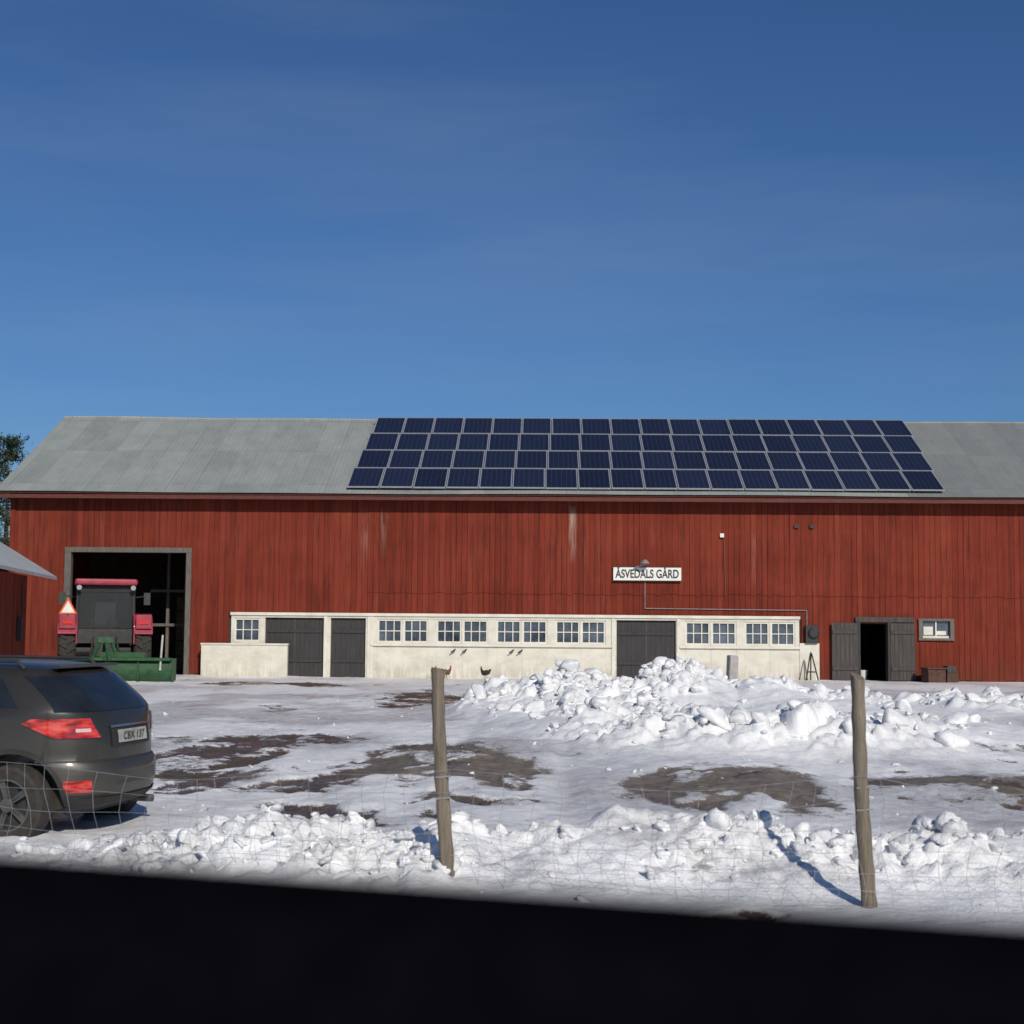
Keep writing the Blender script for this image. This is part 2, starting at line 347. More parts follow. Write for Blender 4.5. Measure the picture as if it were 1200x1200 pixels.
while x<XR:
    gp=random.choice((.002,.003,.004,.006)); a,b=x+gp,x+bw-gp
    if a>XL-.02:
        segs=[(.02+random.uniform(0,.06),ZE)]
        for o in opens:
            if b>o[0] and a<o[1]:
                ns=[]
                for s0,s1 in segs:
                    if o[2]<=s0+.1:
                        if o[3]<s1: ns.append((max(s0,o[3]),s1))
                    else:
                        ns.append((s0,min(s1,o[2]))); ns.append((o[3],s1))
                segs=ns
        dy=random.uniform(.0,.012)
        for s0,s1 in segs:
            zs=fz(697)+random.uniform(-.03,.03)
            if x>fx(425) and s0<zs-.05 and s1>zs+.1:
                w.box(a,b,-.035-dy,-.001,s0,zs-.01,M_red); w.box(a,b,-.052-dy,-.001,zs,s1,M_red)
            else: w.box(a,b,(-.052 if (s0>zs-.1 and x>fx(425)) else -.035)-dy,-.001,s0,s1,M_red)
    x+=bw
w.build('front_wall',barn)
w=MB()
for xx in(XL,XR-.18):
    w.prism([(.18,-.1),(DEPTH-.18,-.1),(DEPTH-.18,ZE),(YR,ZR-.25),(.18,ZE)],xx,xx+.18,M_red)
w.box(XL,XR,DEPTH-.18,DEPTH,-.1,ZE,M_red)
w.box(XL-.03,XL+.12,-.075,-.0,0,ZE,M_red)
w.build('gable_and_rear_walls',barn)
w=MB(); xl,xr=XL-.36,XR+.36; th=.06
nxs=60; rv=[];rf=[]
def sag(i):
    x=xl+(xr-xl)*i/nxs; return .025*math.sin(x*.31)+.015*math.sin(x*.83+1)
for (yy,zz) in((YE,ZE-.02),(YR,ZR),(2*YR-YE,ZE-.02)):
    for i in range(nxs+1): rv.append((xl+(xr-xl)*i/nxs,yy,zz+sag(i)*(1 if yy==YR else .5)))
n1_=nxs+1
for r in(0,1):
    for i in range(nxs): rf.append((r*n1_+i,r*n1_+i+1,(r+1)*n1_+i+1,(r+1)*n1_+i))
w.add(rv,rf,M_roof)
w.add([(a,b,c-th) for a,b,c in rv],[f[::-1] for f in rf],M_fascia)
w.build('corrugated_roof',barn,fix=False)
w=MB()
w.box(xl+.02,xr-.02,YE+.03,YE+.07,ZE-.22,ZE-.10,M_fascia)
for s in(xl,xr-.04):
    w.add([(s,YE,ZE-.2),(s+.04,YE,ZE-.2),(s+.04,YR,ZR-.16),(s,YR,ZR-.16),(s,YE,ZE-.05),(s+.04,YE,ZE-.05),(s+.04,YR,ZR-.03),(s,YR,ZR-.03)],
      [(0,1,5,4),(3,7,6,2),(0,4,7,3),(1,2,6,5),(4,5,6,7),(0,3,2,1)],M_fascia)
for i in range(nxs):
    a=xl+(xr-xl)*i/nxs; b_=xl+(xr-xl)*(i+1)/nxs
    w.cyl((a,YR,ZR+sag(i)),(b_,YR,ZR+sag(i+1)),.06,.06,M_roof,8)
for i in range(59):
    xx=XL+.2+i*.7
    w.box(xx,xx+.07,YE+.08,-.07,ZE-.20,ZE-.11,M_fascia)
w.build('eave_trim',barn)
w=MB()
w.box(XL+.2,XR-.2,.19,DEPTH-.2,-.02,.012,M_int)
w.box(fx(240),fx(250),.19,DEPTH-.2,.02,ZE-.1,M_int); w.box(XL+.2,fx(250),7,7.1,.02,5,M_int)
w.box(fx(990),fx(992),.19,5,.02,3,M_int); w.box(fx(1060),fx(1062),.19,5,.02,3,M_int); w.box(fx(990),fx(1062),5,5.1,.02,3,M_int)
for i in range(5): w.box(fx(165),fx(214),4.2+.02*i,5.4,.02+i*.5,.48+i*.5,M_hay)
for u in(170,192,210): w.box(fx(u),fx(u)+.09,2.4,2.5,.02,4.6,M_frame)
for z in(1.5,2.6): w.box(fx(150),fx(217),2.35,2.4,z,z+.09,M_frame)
w.build('barn_interior',barn)
w=MB()
w.box(big[0]-.18,big[0]+.02,-.12,.06,0,big[3]+.0,M_frame); w.box(big[1]-.02,big[1]+.14,-.12,.06,0,big[3],M_frame)
w.box(big[0]-.18,big[1]+.14,-.13,.05,big[3]+.002,big[3]+.16,M_frame)
w.build('large_doorway_frame',barn,bevel=.01)
w=MB(); g=MB()
zt=fz(722)
wins=[(276,306)]+[p for a,b in((444,503),(513,573),(583,642),(652,710),(803,862),(872,930)) for p in((a,(a+b)/2-.8),((a+b)/2+.8,b))]
drs=[(312,381),(389,430),(723,792)]
wops=[(fx(a),fx(b),fz(755),fz(728)) for a,b in wins]+[(fx(a),fx(b),0,fz(727)) for a,b in drs]
for a,b,c,d in cells(fx(272),fx(935),-.1,zt,wops): w.box(a,b,-.10,.18,c,d,M_plas)
w.box(fx(935)+.002,fx(958),-.12,-.0015-.06,-.1,fz(752),M_plas)
w.box(fx(242),fx(342),-.62,-.42,-.1,fz(759),M_plas)
w.box(fx(242)-.02,fx(342)+.02,-.65,-.39,fz(759)+.002,fz(757),M_white)
for a,b in((436,719),(796,936)):
    w.box(fx(a),fx(b),-.17,-.103,fz(759),fz(756.5),M_white)
w.box(fx(271),fx(936),-.15,-.103,fz(724.5),fz(721),M_white)
for u in(383,434,437,719,795):
    w.box(fx(u)-.05,fx(u)+.05,-.135,-.103,0,fz(725),M_white)
w.build('whitewashed_lower_wall',barn,bevel=.008)
for a,b in wins:
    a,b=fx(a),fx(b);c,d=fz(755),fz(728)
    g.box(a,b,-.02,-.01,c,d,M_glass)
    t=.05
    g.box(a,a+t,-.075,-.022,c,d,M_white);g.box(b-t,b,-.075,-.022,c,d,M_white)
    g.box(a+t,b-t,-.075,-.022,c,c+t,M_white);g.box(a+t,b-t,-.075,-.022,d-t,d,M_white)
    for i in(1,2):
        xx=a+(b-a)*i/3; g.box(xx-.014,xx+.014,-.06,-.024,c+t,d-t,M_white)
    zz=(c+d)/2; g.box(a+t,b-t,-.063,-.026,zz-.014,zz+.014,M_white)
g.build('windows',barn)
g=MB(); a,b,c,d=fx(1075),fx(1112),fz(745),fz(725)
g.box(a,b,-.0,.01,c,d,M_glass); t=.07
for q in((a-.05,a+t,c,d),(b-t,b+.05,c,d),(a-.06,b+.06,d,d+.07),(a-.06,b+.06,c-.07,c)): g.box(q[0],q[1],-.115,0,q[2],q[3],M_frame)
g.box(a+t,b-t,-.04,-.01,c,c+t,M_white);g.box((a+b)/2-.02,(a+b)/2+.02,-.04,-.01,c+t,d,M_white)
g.box(a+.12,a+.4,-.008,-.002,c+.1,c+.35,M_white); g.box(a+.5,a+.8,-.008,-.002,c+.1,c+.22,M_white)
g.build('small_window',barn)
g=MB()
for a,b in drs:
    A,B=fx(a),fx(b); n=int((B-A)/.14); s=(B-A)/n
    for i in range(n): g.box(A+i*s+.002,A+(i+1)*s-.002,.0+random.uniform(0,.004),.05,.02,fz(727.2),M_door)
    for z in(.45,1.35): g.box(A+.05,B-.05,-.03,-.001,z,z+.1,M_door)
    m=(A+B)/2
    if b-a>60: g.box(m-.03,m+.03,-.02,.0,.02,fz(728),M_doorg)
g.box(fx(1002)-.04,fx(1003)+.06,-.14,-.06,0,fz(726),M_door)
g.box(fx(1037),fx(1038)+.08,-.14,-.06,0,fz(726),M_door)
g.box(fx(1000),fx(1068),-.13,-.065,fz(727),fz(721),M_doorg)
for (A,B,y) in((fx(972),fx(1002),-.16),(fx(1040),fx(1068),-.13)):
    n=6; s=(B-A)/n
    for i in range(n): g.box(A+i*s+.003,A+(i+1)*s-.003,y-.03,y+.02,.05,fz(728),M_doorg)
    for z in(.35,1.45): g.box(A+.02,B-.02,y-.06,y-.032,z,z+.1,M_doorg)
g.build('board_doors',barn)
g=MB(); sy=-.16
g.box(fx(719),fx(798),sy,-.085,fz(680.5),fz(665.5),M_signw)
so=g.build('sign_board',None)
sign=empty('farm_sign',(0,44,0),(0,0,rad(-1.2))); so.parent=sign
cu=bpy.data.curves.new('sign_lettering','FONT'); cu.body='ÅSVEDALS GÅRD'; cu.size=.36; cu.align_x='CENTER'; cu.align_y='CENTER'; cu.extrude=.004
cu.offset=.007
cu.materials.append(M_text); to=bpy.data.objects.new('sign_lettering',cu); S.collection.objects.link(to); to.parent=sign
bpy.context.view_layer.update(); dx=to.dimensions.x; to.scale=(1.93/max(dx,.1),1.0,1)
to.location=(fx(758.5),sy-.006,fz(673.3)); to.rotation_euler=(rad(90),0,0)
g=MB()
g.box(fx(719)-.02,fx(798)+.02,sy-.004,sy+.02,fz(665.4),fz(664.6),M_black);g.box(fx(719)-.02,fx(798)+.02,sy-.004,sy+.02,fz(681.4),fz(680.6),M_black)
g.build('sign_edging',sign)
g=MB()
g.cyl((fx(755),-.08,fz(659)),(fx(755),-.38,fz(657)),.018,.018,M_metal,8)
g.lathe([(.02,.12),(.06,.10),(.15,.0),(.14,-.01),(.0,.02)],(fx(755),-.4,fz(661)),(0,0,1),M_metal,16)
g.cyl((fx(743),-.2,fz(666.5)),(fx(758),-.3,fz(660)),.022,.03,M_metal,8)
g.build('wall_lamp',barn,True)
g=MB()
y=-.085
def pipe(a,b,r=.013,m=M_metal): g.cyl((fx(a[0]),y,fz(a[1])),(fx(b[0]),y,fz(b[1])),r,r,m,6)
pipe((756,681),(756,713));pipe((756,713),(944,714));pipe((944,714),(944,732));pipe((848,628),(850,700),.009,M_pipe)
g.box(fx(843.5),fx(848),-.14,-.07,fz(629.5),fz(625),M_signw)
g.box(fx(942),fx(956),-.2,-.07,fz(752),fz(731),M_black)
g.lathe([(.17,0),(.17,.05),(.12,.08),(0,.08)],(fx(951),-.2,fz(740)),(0,-1,0),M_black,16)
for u in(930,948): g.box(fx(u),fx(u+5),-.13,-.07,fz(618),fz(614),M_black)
for u in(534,547,602,612):
    g.cyl((fx(u),-.1,fz(764)),(fx(u),-.22,fz(764)),.025,.025,M_black,8); g.cyl((fx(u)-.1,-.22,fz(766)),(fx(u)+.05,-.22,fz(762)),.02,.02,M_black,6)
g.build('cables_and_fittings',barn)
# ------------------------------------------------------------------ solar array
def panelmat():
    m,nt,p=base('solar_cells')
    uv=nd(nt,'ShaderNodeUVMap'); sp=nd(nt,'ShaderNodeSeparateXYZ'); nt.links.new(uv.outputs[0],sp.inputs[0])
    fu=mth(nt,'FRACT',mth(nt,'MULTIPLY',sp.outputs[0],6)); fv=mth(nt,'FRACT',mth(nt,'MULTIPLY',sp.outputs[1],10))
    l=mth(nt,'MAXIMUM',mth(nt,'LESS_THAN',fu,.06),mth(nt,'LESS_THAN',fv,.05))
    oc=nd(nt,'ShaderNodeTexCoord')
    wn=nd(nt,'ShaderNodeTexWhiteNoise',noise_dimensions='2D'); fl=nd(nt,'ShaderNodeVectorMath',operation='FLOOR')
    mp_=nd(nt,'ShaderNodeMapping'); mp_.inputs['Scale'].default_value=(1/1.012,1/1.45,0); mp_.inputs['Location'].default_value=(4.99,.25,0)
    nt.links.new(oc.outputs['Object'],mp_.inputs['Vector']); nt.links.new(mp_.outputs[0],fl.inputs[0]); nt.links.new(fl.outputs[0],wn.inputs['Vector'])
    n=noise(nt,mapped(nt),9,3)
    cell=mixc(nt,mth(nt,'MULTIPLY',wn.outputs[0],.9),(.006,.008,.020),(.014,.018,.042))
    cell=mixc(nt,mth(nt,'MULTIPLY',n,.5),cell,(.014,.016,.032))
    nt.links.new(mixc(nt,mth(nt,'MULTIPLY',l,.15),cell,(.25,.27,.32)),p.inputs['Base Color'])
    p.inputs['Roughness'].default_value=.14; p.inputs['Specular IOR Level'].default_value=.36; return m
M_cell=panelmat(); M_alu=mat('aluminium_frame',(.42,.43,.45),.4,.4,var=.1)
arr=empty('solar_panel_array',(0,44,0),(0,0,rad(-1.2)))
sl=math.atan2(ZR-ZE+.02,YR-YE); cs,sn=math.cos(sl),math.sin(sl); slen=(YR-YE)/cs
px0=-5.05; pw=1.012; ph=(slen-.30)/4
me_v=[];me_f=[];uvs=[]
fb=MB()
for r in range(4):
    for c in range(18):
        a=px0+c*pw+.075*(r)+.004*random.random(); b=a+pw-.022; s0=.26+r*ph; s1=s0+ph-.022; hh=.11+random.uniform(-.006,.006)
        tw=random.uniform(-.006,.006)
        def P(x,s,h): return (x,YE+s*cs-h*sn,ZE-.02+s*sn+h*cs)
        t=.030
        o=len(me_v); me_v+=[P(a+t,s0+t,hh),P(b-t,s0+t,hh),P(b-t,s1-t,hh+tw*.3),P(a+t,s1-t,hh+tw*.3)]; me_f.append((o,o+1,o+2,o+3)); uvs+=[(0,0),(1,0),(1,1),(0,1)]
        for q in((a,b,s0,s0+t),(a,b,s1-t,s1),(a,a+t,s0+t,s1-t),(b-t,b,s0+t,s1-t)):
            lo,hi=hh-.035,hh+.008
            vs=[P(q[0],q[2],lo),P(q[1],q[2],lo),P(q[1],q[3],lo),P(q[0],q[3],lo),P(q[0],q[2],hi),P(q[1],q[2],hi),P(q[1],q[3],hi),P(q[0],q[3],hi)]
            fb.add(vs,[(0,3,2,1),(4,5,6,7),(0,1,5,4),(1,2,6,5),(2,3,7,6),(3,0,4,7)],M_alu)
for s in(.5,1.6,2.2,3.3,3.9,4.9,5.5,6.5):
    vs=[]
    for h in(.03,.07):
        for (x,ss) in((px0+.1,s),(px0+18.2,s),(px0+18.2,s+.04),(px0+.1,s+.04)): vs.append((x,YE+ss*cs-h*sn,ZE-.02+ss*sn+h*cs))
    fb.add(vs,[(0,3,2,1),(4,5,6,7),(0,1,5,4),(1,2,6,5),(2,3,7,6),(3,0,4,7)],M_alu)
fb.build('panel_frames',arr)
me=bpy.data.meshes.new('panel_glass'); me.from_pydata(me_v,[],me_f); ul=me.uv_layers.new(name='UVMap')
for i,u in enumerate(uvs): ul.data[i].uv=u
me.materials.append(M_cell); po=bpy.data.objects.new('panel_glass',me); S.collection.objects.link(po); po.parent=arr
# ------------------------------------------------------------------ side shed (left)
shed=empty('red_shed',(-12.1,38.2,0),(0,0,rad(10)))
w=MB(); L=11
wx=-.65; ww=5.5; zt=2.72
for i in range(int(L/.2)):
    w.box(wx-.03,wx+random.uniform(0,.015),-.75-(i+1)*.2+.006,-.75-i*.2-.006,0,zt+.1,M_redsh)
w.box(wx-.15,wx-.032,-.75-L,-.75,-.1,zt,M_redsh)
for yy in(-.75,-.75-L):
    w.add([(wx-.15,yy,-.1),(wx-ww,yy,-.1),(wx-ww,yy,zt),(wx-ww/2,yy,zt+1.7),(wx-.15,yy,zt)],[(0,1,2,3,4)],M_redsh)
w.box(wx-ww-.1,wx-ww,-.75-L,-.75,-.1,zt,M_redsh)
w.build('shed_walls',shed)
w=MB(); rise=.62
hx=wx-ww/2
for sgn,xe in((1,0.0),(-1,2*hx)):
    zr=2.82+abs(xe-hx)*rise
    v=[(xe,.0,2.82),(xe,-1.5-L,2.82),(hx,-1.5-L,zr),(hx,0,zr)]
    v2=[(a,b,c-.08) for a,b,c in v]
    w.add(v+v2,[(0,1,2,3),(4,7,6,5),(0,4,5,1),(1,5,6,2),(2,6,7,3),(3,7,4,0)],M_roof2)
w.build('shed_roof',shed)
w=MB()
w.box(wx+.02,wx+.12,-2.2,-1.95,1.15,1.75,M_black); w.cyl((wx+.1,-2.1,1.7),(wx+.1,-2.1,2.6),.02,.02,M_black,6)
w.build('meter_box',shed)
# ------------------------------------------------------------------ tractor
M_tred=mat('tractor_red_paint',(.30,.028,.05),.5,var=.25,scale=5,bmp=.05,coat=.1)
M_tgr=mat('implement_green_paint',(.018,.076,.027),.6,var=.4,scale=6,bmp=.1)
M_tyre=mat('muddy_tyre_rubber',(.035,.03,.026),.9,var=.4,scale=15,bmp=.3)
M_rim=mat('wheel_rim_paint',(.45,.44,.40),.5,var=.15)
M_alloy=mat('dirty_alloy',(.12,.115,.105),.45,.5,var=.3)
M_dark=mat('dark_machinery',(.03,.03,.03),.6,var=.4)
def cabglass():
    m,nt,p=base('cab_glass'); p.inputs['Base Color'].default_value=(.5,.55,.55,1); p.inputs['Roughness'].default_value=.05
    p.inputs['Transmission Weight'].default_value=.93; p.inputs['IOR'].default_value=1.12; p.inputs['Specular IOR Level'].default_value=.6; return m
M_cab=cabglass()
M_or=mat('orange_reflector',(.75,.12,.03),.4,var=.05); M_rf=mat('red_reflector',(.6,.02,.01),.3,var=.05)
tr=empty('tractor',(-11.35,40.2,0.03),(0,0,rad(17)))
def wheel(name,cx,cy,r,wd,parent,lug=True,rim=M_rim):
    b=MB(); h=wd/2; rr=r*.58
    b.lathe([(rr,-h*.75),(r*.8,-h),(r*.93,-h*.95),(r,-h*.7),(r*1.01,0),(r,h*.7),(r*.93,h*.95),(r*.8,h),(rr,h*.75)],(cx,cy,r),(1,0,0),M_tyre,40)
    b.lathe([(rr,-h*.75),(rr*.95,-h*.6),(rr*.8,-h*.2),(rr*.35,-h*.15),(rr*.3,-h*.3),(0,-h*.3)],(cx,cy,r),(1,0,0),rim,28)
    b.lathe([(rr,h*.75),(rr*.95,h*.6),(rr*.8,h*.2),(rr*.35,h*.15),(rr*.3,h*.3),(0,h*.3)],(cx,cy,r),(1,0,0),rim,28)
    if lug:
        n=22
        for i in range(n):
            for sd_ in(-1,1):
                a=2*math.pi*(i+(.5 if sd_>0 else 0))/n
                M=Matrix.Translation((cx,cy,r))@Matrix.Rotation(a,4,'X')@Matrix.Translation((sd_*h*.45,0,r*1.0))@Matrix.Rotation(sd_*.6,4,'Z')
                b.box(-h*.5,h*.5,-.03,.03,-.03,.04,M_tyre,M)
    return b.build(name,parent,True)
wheel('rear_wheel_l',-1.0,0,.84,.48,tr);wheel('rear_wheel_r',1.0,0,.84,.48,tr)
wheel('front_wheel_l',-.88,2.45,.58,.34,tr);wheel('front_wheel_r',.88,2.45,.58,.34,tr)
b=MB()
b.box(-.28,.28,-.35,2.9,.65,1.05,M_dark); b.cyl((-.8,0,.82),(.8,0,.82),.14,.14,M_dark); b.cyl((-.75,2.45,.58),(.75,2.45,.58),.08,.08,M_dark)
b.box(-.2,.2,2.2,2.7,.45,.7,M_dark)
b.build('chassis',tr)
b=MB(); b.prism([(1.15,1.02),(3.1,.95),(3.2,1.05),(3.15,1.45),(2.9,1.55),(1.15,1.68)],-.36,.36,M_tred); b.build('bonnet',tr,bevel=.05)
b=MB(); b.box(-.3,.3,3.16,3.215,1.02,1.4,M_dark); b.cyl((.3,1.7,1.55),(.3,1.7,2.5),.04,.035,M_dark); b.build('grille_and_exhaust',tr)
b=MB()
yr,yf=-.32,1.15
b.box(-.78,.78,yr,yf,1.02,1.12,M_dark)
b.box(-.78,.78,yr,yr+.05,1.12,1.42,M_dark)
for sx in(-1,1):
    for (y0,y1,x1) in((yr,yr-.02+.1,.74),(yf,yf-.1,.72),(.45,.45,.75)):
        b.cyl((sx*.77,y0,1.1),(sx*x1,y1,2.62),.045,.04,M_dark,6)
    b.cyl((sx*.77,yr,1.42),(sx*.77,yf,1.42),.03,.03,M_dark,6)
b.cyl((-.77,yr,1.45),(.77,yr,1.45),.03,.03,M_dark,6); b.cyl((-.72,yr+.06,2.45),(.72,yr+.06,2.45),.025,.025,M_dark,6)
b.cyl((0,yr-.02,1.5),(.3,yr+.03,1.95),.012,.012,M_dark,5)
b.box(-.3,.3,0,.45,1.12,1.55,M_dark); b.box(-.27,.27,-.02,.12,1.5,2.15,M_dark)
b.cyl((0,.95,1.3),(0,.75,1.75),.03,.03,M_dark); b.lathe([(.2,0),(.22,.015),(.2,.03),(.18,.015),(.2,0)],(0,.72,1.78),(0,-.4,.9),M_dark,18)
b.build('cab_frame',tr)
b=MB(); b.box(-.84,.84,yr-.14,yf+.14,2.62,2.80,M_tred); b.build('cab_roof',tr,bevel=.06)
b=MB()
b.add([(-.72,yr+.0,1.48),(.72,yr+.0,1.48),(.70,yr+.07,2.6),(-.70,yr+.07,2.6)],[(0,1,2,3)],M_cab)
b.add([(-.72,yf+.0,1.48),(.72,yf+.0,1.48),(.70,yf-.09,2.6),(-.70,yf-.09,2.6)],[(0,1,2,3)],M_cab)
for sx in(-1,1): b.add([(sx*.76,yr,1.46),(sx*.76,yf,1.46),(sx*.74,yf-.1,2.6),(sx*.74,yr+.1,2.6)],[(0,1,2,3)],M_cab)
b.build('cab_windows',tr)
b=MB()
for sx in(-1,1):
    pts=[]
    for i in range(10):
        a=rad(10+i*15); pts.append((-math.cos(a)*.92,.86+math.sin(a)*.95))
    x0,x1=(.76,1.26) if sx>0 else(-1.26,-.76)
    for i in range(9):
        (ya_,za),(yb_,zb)=pts[i],pts[i+1]
        if i<1: continue
        b.add([(x0,ya_,za),(x1,ya_,za),(x1,yb_,zb),(x0,yb_,zb),(x0,ya_*1.04,za+.03),(x1,ya_*1.04,za+.03),(x1,yb_*1.04,zb+.03),(x0,yb_*1.04,zb+.03)],
          [(0,1,2,3),(4,7,6,5),(0,4,5,1),(2,6,7,3),(0,3,7,4),(1,5,6,2)],M_tred)
    b.box(min(sx*.80,sx*1.22),max(sx*.80,sx*1.22),-.86,-.78,1.42,1.80,M_tred)
    b.prism([(-.85,1.0),(.6,1.0),(.5,1.84),(-.5,1.84),(-.8,1.5)],min(sx*.74,sx*.78),max(sx*.74,sx*.78),M_tred)
b.build('fenders',tr,bevel=.02)
b=MB()
for sx in(-1,1):
    b.box(sx*1.0-.13,sx*1.0+.13,-.885,-.862,1.55,1.64,M_rf); b.cyl((sx*.72,yr-.14,2.55),(sx*.72,yr-.2,2.55),.06,.07,M_metal)
    b.cyl((sx*.79,.9,2.3),(sx*1.12,1.0,2.35),.015,.015,M_dark,6); b.box(min(sx*1.08,sx*1.26),max(sx*1.08,sx*1.26),.98,1.02,2.1,2.45,M_dark)
b.build('lamps_and_mirrors',tr)
b=MB(); M=Matrix.Translation((-1.0,-.88,2.0))
b.add([(-.24,0,-.18),(.24,0,-.18),(0,0,.26),(-.24,.02,-.18),(.24,.02,-.18),(0,.02,.26)],[(0,1,2),(5,4,3),(0,3,4,1),(1,4,5,2),(2,5,3,0)],M_or,M)
b.add([(-.17,-.004,-.145),(.17,-.004,-.145),(0,-.004,.17)],[(0,1,2)],M_signw,M); b.cyl((0,.03,-.18),(0,.05,-.4),.02,.02,M_dark,6,M)
b.build('slow_vehicle_triangle',tr)
b=MB()
for sx in(-1,1):
    b.cyl((sx*.35,-.2,.7),(sx*.45,-1.35,.45),.045,.045,M_tgr,8); b.cyl((sx*.3,-.3,1.2),(sx*.4,-.9,.58),.03,.03,M_dark,8)
    b.cyl((sx*.45,-1.4,.35),(sx*.12,-1.45,1.15),.05,.05,M_tgr,8)
b.cyl((0,-.35,1.0),(0,-1.42,1.12),.04,.04,M_dark,8); b.box(-.2,.2,-1.52,-1.38,1.05,1.2,M_tgr)
b.cyl((0,-1.45,1.1),(.1,-1.9,.6),.05,.05,M_tgr,8)
b.build('rear_linkage',tr)
b=MB(); BM=Matrix.Translation((.45,-1.75,0.02))@Matrix.Rotation(rad(-14),4,'Z')
pr=[]
for i in range(9):
    a=rad(-60+i*15); pr.append((.35-.38*math.cos(a)*1.0,.32+.36*math.sin(a)))
back=[(y+.03,z) for y,z in reversed(pr)]
b.prism(pr+back,-1.3,1.3,M_tgr,BM)
for xx in(-1.34,-.45,.4,1.31): b.box(xx,xx+.03,-.05,.45,.02,.62,M_tgr,BM)
b.box(-1.29,1.29,-.12,-.02,.56,.64,M_tgr,BM); b.box(-.6,.6,-.1,.2,.642,.78,M_tgr,BM)
b.cyl((1.0,-.05,.3),(1.05,-.05,1.25),.03,.03,M_rim,8,BM)
b.build('levelling_blade',tr,bevel=.008)
# ------------------------------------------------------------------ estate car
def carpaint():
    m,nt,p=base('car_paint_grey_brown')
    n=noise(nt,mapped(nt),3,5)
    sp=nd(nt,'ShaderNodeSeparateXYZ'); tc=nd(nt,'ShaderNodeTexCoord'); nt.links.new(tc.outputs['Object'],sp.inputs[0])
    dirt=mth(nt,'MULTIPLY',ramp(nt,sp.outputs[2],[(.25,(1,1,1)),(1.0,(.2,.2,.2))]),mth(nt,'ADD',.3,n))
    nt.links.new(mixc(nt,mth(nt,'MULTIPLY',dirt,.7),(.030,.029,.027),(.12,.105,.083)),p.inputs['Base Color'])
    p.inputs['Metallic'].default_value=.4; nt.links.new(mth(nt,'ADD',.28,mth(nt,'MULTIPLY',dirt,.35)),p.inputs['Roughness'])
    p.inputs['Coat Weight'].default_value=.5; p.inputs['Coat Roughness'].default_value=.12; return m
M_car=carpaint(); M_cgl=mat('car_tinted_glass',(.014,.017,.019),.06,var=.4,scale=3,bmp=0,spec=.9); M_trim=mat('car_black_plastic',(.025,.025,.025),.7,var=.3)
def tailmat():
    m,nt,p=base('tail_lamp_red'); sp=nd(nt,'ShaderNodeSeparateXYZ'); tc=nd(nt,'ShaderNodeTexCoord'); nt.links.new(tc.outputs['Object'],sp.inputs[0])
    w=mth(nt,'SINE',mth(nt,'MULTIPLY',sp.outputs[2],150)); n=noise(nt,mapped(nt,(1,1,3)),6,2)
    c=ramp(nt,n,[(.38,(.18,.004,.004)),(.5,(.48,.012,.010)),(.68,(.66,.08,.055))])
    nt.links.new(c,p.inputs['Base Color']); p.inputs['Roughness'].default_value=.1; p.inputs['Coat Weight'].default_value=1; bump(nt,p,w,.15,.004); return m
M_tail=tailmat(); M_clear=mat('lamp_clear',(.6,.45,.45),.15,var=.1)
M_plate=mat('number_plate_white',(.36,.35,.33),.5,var=.25); M_chr=mat('chrome',(.4,.4,.4),.2,.9,var=.05,bmp=0)
car=empty('parked_car',(-2.98,11.6,-.01),(0,0,rad(166.5))); car.scale=(.9,.9,.9)
LV=[(.26,.24,4.50,.76,4),(.31,.10,4.66,.85,3.6),(.38,.03,4.73,.885,3.6),(.50,.00,4.78,.90,3.6),(.61,.0,4.77,.905,3.6),(.67,.02,4.76,.908,3.6),(.70,.055,4.75,.908,3.6),(.87,.07,4.66,.91,3.8),(.98,.09,4.45,.905,3.8),(1.05,.11,4.1,.895,4.0),
    (1.10,.135,3.70,.875,4.2),(1.13,.155,3.50,.85,4.4),(1.18,.21,3.38,.825,4.6),(1.26,.30,3.18,.79,4.6),(1.34,.39,2.98,.75,4.6),(1.41,.47,2.80,.71,4.6),(1.46,.55,2.62,.66,4.5),(1.50,.68,2.40,.58,4),(1.525,.92,2.1,.42,3.2),(1.535,1.2,1.8,.2,2.5)]
LVa=np.array(LV)
def lev(z): return [np.interp(z,LVa[:,0],LVa[:,k]) for k in range(1,5)]
def ct(th,z,off=0):
    xr_,xf_,wd,n=lev(z); cx=(xr_+xf_)/2;a=(xf_-xr_)/2+off;wd=wd+off; c=math.cos(th);s=math.sin(th)
    return (cx+a*math.copysign(abs(c)**(2/n),c), wd*math.copysign(abs(s)**(2/n),s), z)
def th_side(x,z):
    xr_,xf_,wd,n=lev(z); cx=(xr_+xf_)/2;a=(xf_-xr_)/2; q=max(-1,min(1,(x-cx)/a)); c=math.copysign(abs(q)**(n/2),q); return math.acos(c)
def th_rear(y,z):
    xr_,xf_,wd,n=lev(z); q=max(-1,min(1,y/wd)); s=math.copysign(abs(q)**(n/2),q); return math.pi-math.asin(s)
N=192
b=MB()
zs=[]
for i in range(len(LV)-1):
    k=3 if LV[i+1][0]-LV[i][0]>.065 else 1
    for j in range(k): zs.append(LV[i][0]+(LV[i+1][0]-LV[i][0])*j/k)
zs.append(LV[-1][0])
vs=[ct(2*math.pi*i/N,z) for z in zs for i in range(N)]; fs=[]
for j in range(len(zs)-1):
    for i in range(N): fs.append((j*N+i,j*N+(i+1)%N,(j+1)*N+(i+1)%N,(j+1)*N+i))
fs+=[tuple(range(N))[::-1],tuple(range((len(zs)-1)*N,len(zs)*N))]
b.add(vs,fs,M_car)
body=b.build('body_shell',car,True)
RW=.74
cut=MB()
for wx_ in(RW,3.66):
    cut.cyl((wx_,-1.2,.36),(wx_,-.60,.36),.405,.405,M_trim,40); cut.cyl((wx_,.60,.36),(wx_,1.2,.36),.405,.405,M_trim,40)
